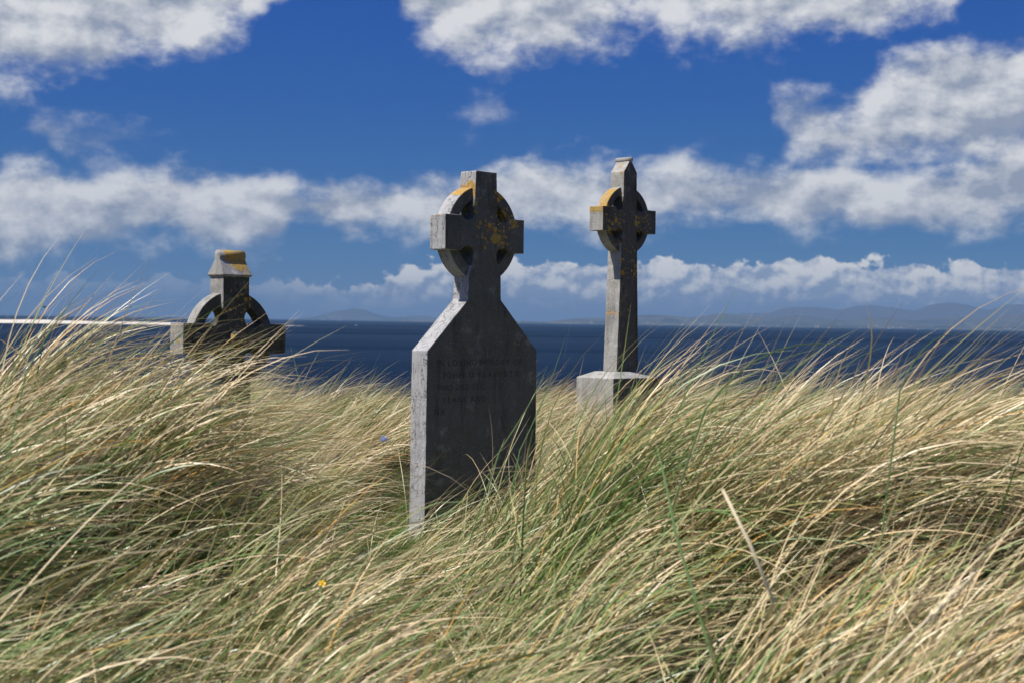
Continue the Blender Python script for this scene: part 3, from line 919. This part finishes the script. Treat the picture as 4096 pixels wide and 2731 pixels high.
# seed head stalk
b1, b2 = at(3860, 2330, 2.5), at(3560, 2620, 2.45)
low = b2 + (b2 - b1) * 0.9
sroot = empty('seed_head_stalk', low)
obj('stem', tube([v_ - low for v_ in (low, b2, b1)], [0.0028, 0.0026, 0.0014], 7), M_STEM, sroot, True)
bm = bmesh.new(); rr_ = random.Random(5)
ax_ = (b1 - b2).normalized()
for i in range(70):
    t = i / 70; p_ = b2 + (b1 - b2) * (0.45 + 0.62 * t) - low
    d_ = (ax_ * 1.0 + Vector((rr_.uniform(-1, 1), rr_.uniform(-1, 1), rr_.uniform(-1, 1))) * 0.55).normalized()
    L_ = rr_.uniform(0.012, 0.020)
    s_ = d_.orthogonal().normalized() * 0.0016
    t2 = d_.cross(s_)
    v_ = [bm.verts.new(p_), bm.verts.new(p_ + d_ * L_ * .5 + s_), bm.verts.new(p_ + d_ * L_ * .5 + t2), bm.verts.new(p_ + d_ * L_ * .5 - s_ - t2), bm.verts.new(p_ + d_ * L_)]
    for f_ in ((0, 1, 2), (0, 2, 3), (0, 3, 1), (4, 2, 1), (4, 3, 2), (4, 1, 3)): bm.faces.new([v_[k_] for k_ in f_])
sh = obj('seed_head', bm, M_STEM, sroot); sh['kind'] = 'stuff'
tag(sroot, 'dry stalk with feathery seed head in the lower right grass', 'grass stalk')
# broad green leaves
for pts, w, lab in [
    ([(2700, 2120), (2660, 1900), (2625, 1780)], 0.007, 'upright dark green blade rising right of the headstone'),
    ([(2000, 1800), (2140, 1600), (2190, 1460)], 0.006, 'broad green blade crossing the right edge of the headstone'),
    ([(2080, 1800), (2200, 1560), (2262, 1345)], 0.005, 'tall green blade standing between headstone and plinth'),
    ([(2820, 1640), (3100, 1240), (3560, 1440)], 0.006, 'long green blade arching over the sea at right'),
    ([(3600, 1560), (3700, 1300), (3870, 1340)], 0.005, 'thin green blade standing up against the sea at far right'),
    ([(100, 1500), (210, 1280), (400, 1070)], 0.005, 'green blade reaching into the sky at the far left'),
]:
    dd = 5.2 if pts[0][0] < 2300 and pts[0][0] > 1000 else 4.0
    if pts[0][0] == 2700: dd = 3.4
    P3 = [at(x_, y_, dd + 0.05 * i) for i, (x_, y_) in enumerate(pts)]
    dn = (P3[0] - P3[1]).normalized(); base = P3[0].copy()
    while base.z > gpoint(base).z: base = base + dn * 0.02 + Vector((0.004, 0, -0.006))
    curve = [base + (P3[0] - base) * t for t in (0, .35, .7)] + bezier(P3[0], P3[1], P3[2], 9)
    leaf('grass_blade', curve, w, M_GLEAF, lab)


def flower(name, p_, r, npet, label, mats):
    g0 = gpoint(p_); root = empty(name, g0); q0 = p_ - g0
    obj('stem', tube([Vector((0, 0, 0)), q0 * 0.5 + Vector((-0.01, 0, 0)), q0], 0.0012, 6), M_GSTEM, root, True)
    for k_ in range(npet):
        a_ = 2 * math.pi * k_ / npet
        bm = bmesh.new()
        d_ = Vector((math.cos(a_), math.sin(a_), 0.45)); sd = Vector((-math.sin(a_), math.cos(a_), 0))
        d_ = Matrix.Rotation(R(50), 3, 'X') @ d_; sd = Matrix.Rotation(R(50), 3, 'X') @ sd
        rows = []
        for t, w_ in ((0.1, 0.15), (0.45, 0.40), (0.8, 0.42), (1.0, 0.2)):
            c_ = q0 + d_ * r * t
            rows.append([bm.verts.new(c_ - sd * r * w_), bm.verts.new(c_ + Vector((0, -0.08 * r, 0.05 * r))), bm.verts.new(c_ + sd * r * w_)])
        for x_, y_ in zip(rows[:-1], rows[1:]):
            for j in range(2): bm.faces.new((x_[j], x_[j + 1], y_[j + 1], y_[j]))
        obj('petal', bm, mats[0], root, True)
    bm = bmesh.new(); bmesh.ops.create_icosphere(bm, subdivisions=2, radius=r * 0.28)
    for v_ in bm.verts: v_.co = v_.co * (1 + 0.12 * math.sin(v_.co.x * 900) * math.cos(v_.co.z * 800)) + q0 + Vector((0, -0.1 * r, 0.08 * r))
    obj('flower_centre', bm, mats[1], root, True)
    return tag(root, label, 'flower', 'yellow flowers in the turf hollow')


flower('yellow_flower', at(1289, 2334, 3.7), 0.010, 5, 'small bright yellow flower low in the turf hollow, the nearer one', (M_YEL, M_YELC))
flower('yellow_flower', at(1283, 2130, 4.8), 0.010, 5, 'tiny yellow flower in the turf hollow, the farther one', (M_YEL, M_YELC))
# pale blue flower head
p_ = at(1535, 1757, 7.3); g0 = gpoint(p_); root = empty('blue_flower', g0); q0 = p_ - g0
obj('stem', tube([Vector((0, 0, 0)), q0 * 0.5 + Vector((-0.015, 0, 0)), q0], 0.0014, 6), M_GSTEM, root, True)
bm = bmesh.new()
for i in range(90):
    z_ = 1 - 1.5 * i / 90; a_ = i * 2.39996
    d_ = Vector((math.sqrt(max(0, 1 - z_ * z_)) * math.cos(a_), math.sqrt(max(0, 1 - z_ * z_)) * math.sin(a_), z_))
    s_ = d_.orthogonal().normalized() * 0.0022; t2 = d_.cross(s_)
    b_ = q0 + d_ * 0.006; e_ = q0 + d_ * (0.019 + 0.004 * math.sin(i * 3.7))
    v_ = [bm.verts.new(b_), bm.verts.new(e_ + s_), bm.verts.new(e_ + t2), bm.verts.new(e_ - s_), bm.verts.new(e_ - t2)]
    for f_ in ((0, 1, 2), (0, 2, 3), (0, 3, 4), (0, 4, 1), (4, 3, 2, 1)): bm.faces.new([v_[k_] for k_ in f_])
fh = obj('flower_head', bm, M_BLUE, root); fh['kind'] = 'stuff'
tag(root, 'round pale blue flower head in the grass left of the headstone', 'flower')
# insect on the wing
p_ = at(178, 1228, 4.2); root = empty('flying_insect', p_)
bm = bmesh.new(); bmesh.ops.create_icosphere(bm, subdivisions=2, radius=1)
for v_ in bm.verts:
    v_.co = Vector((v_.co.x * 0.0048, v_.co.y * 0.0024, v_.co.z * (0.0026 - 0.0008 * v_.co.x)))
obj('body', bm, plain('insect_body', (0.02, 0.018, 0.015), 0.5), root, True)
M_WING = plain('insect_wing', (0.18, 0.17, 0.16), 0.3)
for sg_ in (-1, 1):
    bm = bmesh.new()
    ring_ = [bm.verts.new((-0.001 + 0.0022 * math.cos(t) - 0.0015, sg_ * (0.003 + 0.003 * (1 - math.sin(t)) * 0.9), 0.0025 + 0.0022 * (1 + math.cos(t) * 0.2))) for t in [k_ * 2 * math.pi / 10 for k_ in range(10)]]
    bm.faces.new(ring_)
    obj('wing', bm, M_WING, root)
tag(root, 'small dark insect flying above the grass at far left', 'insect')

# ------------------------------------------------------------------ haze
m, out = material('sea_air')
pv = node('ShaderNodeVolumePrincipled')
pv.inputs['Color'].default_value = (0.22, 0.38, 0.62, 1); pv.inputs['Density'].default_value = 4.6e-5
S.nt.links.new(pv.outputs[0], out.inputs['Volume'])
bm = bmesh.new(); bmesh.ops.create_cube(bm, size=1)
for v_ in bm.verts: v_.co = Vector((v_.co.x * 84000, v_.co.y * 84000, -3 + (v_.co.z + 0.5) * 653))
hz = obj('haze', bm, m)
hz['kind'] = 'stuff'
tag(hz, 'pale blue sea haze between the dunes and the far coast', 'haze')
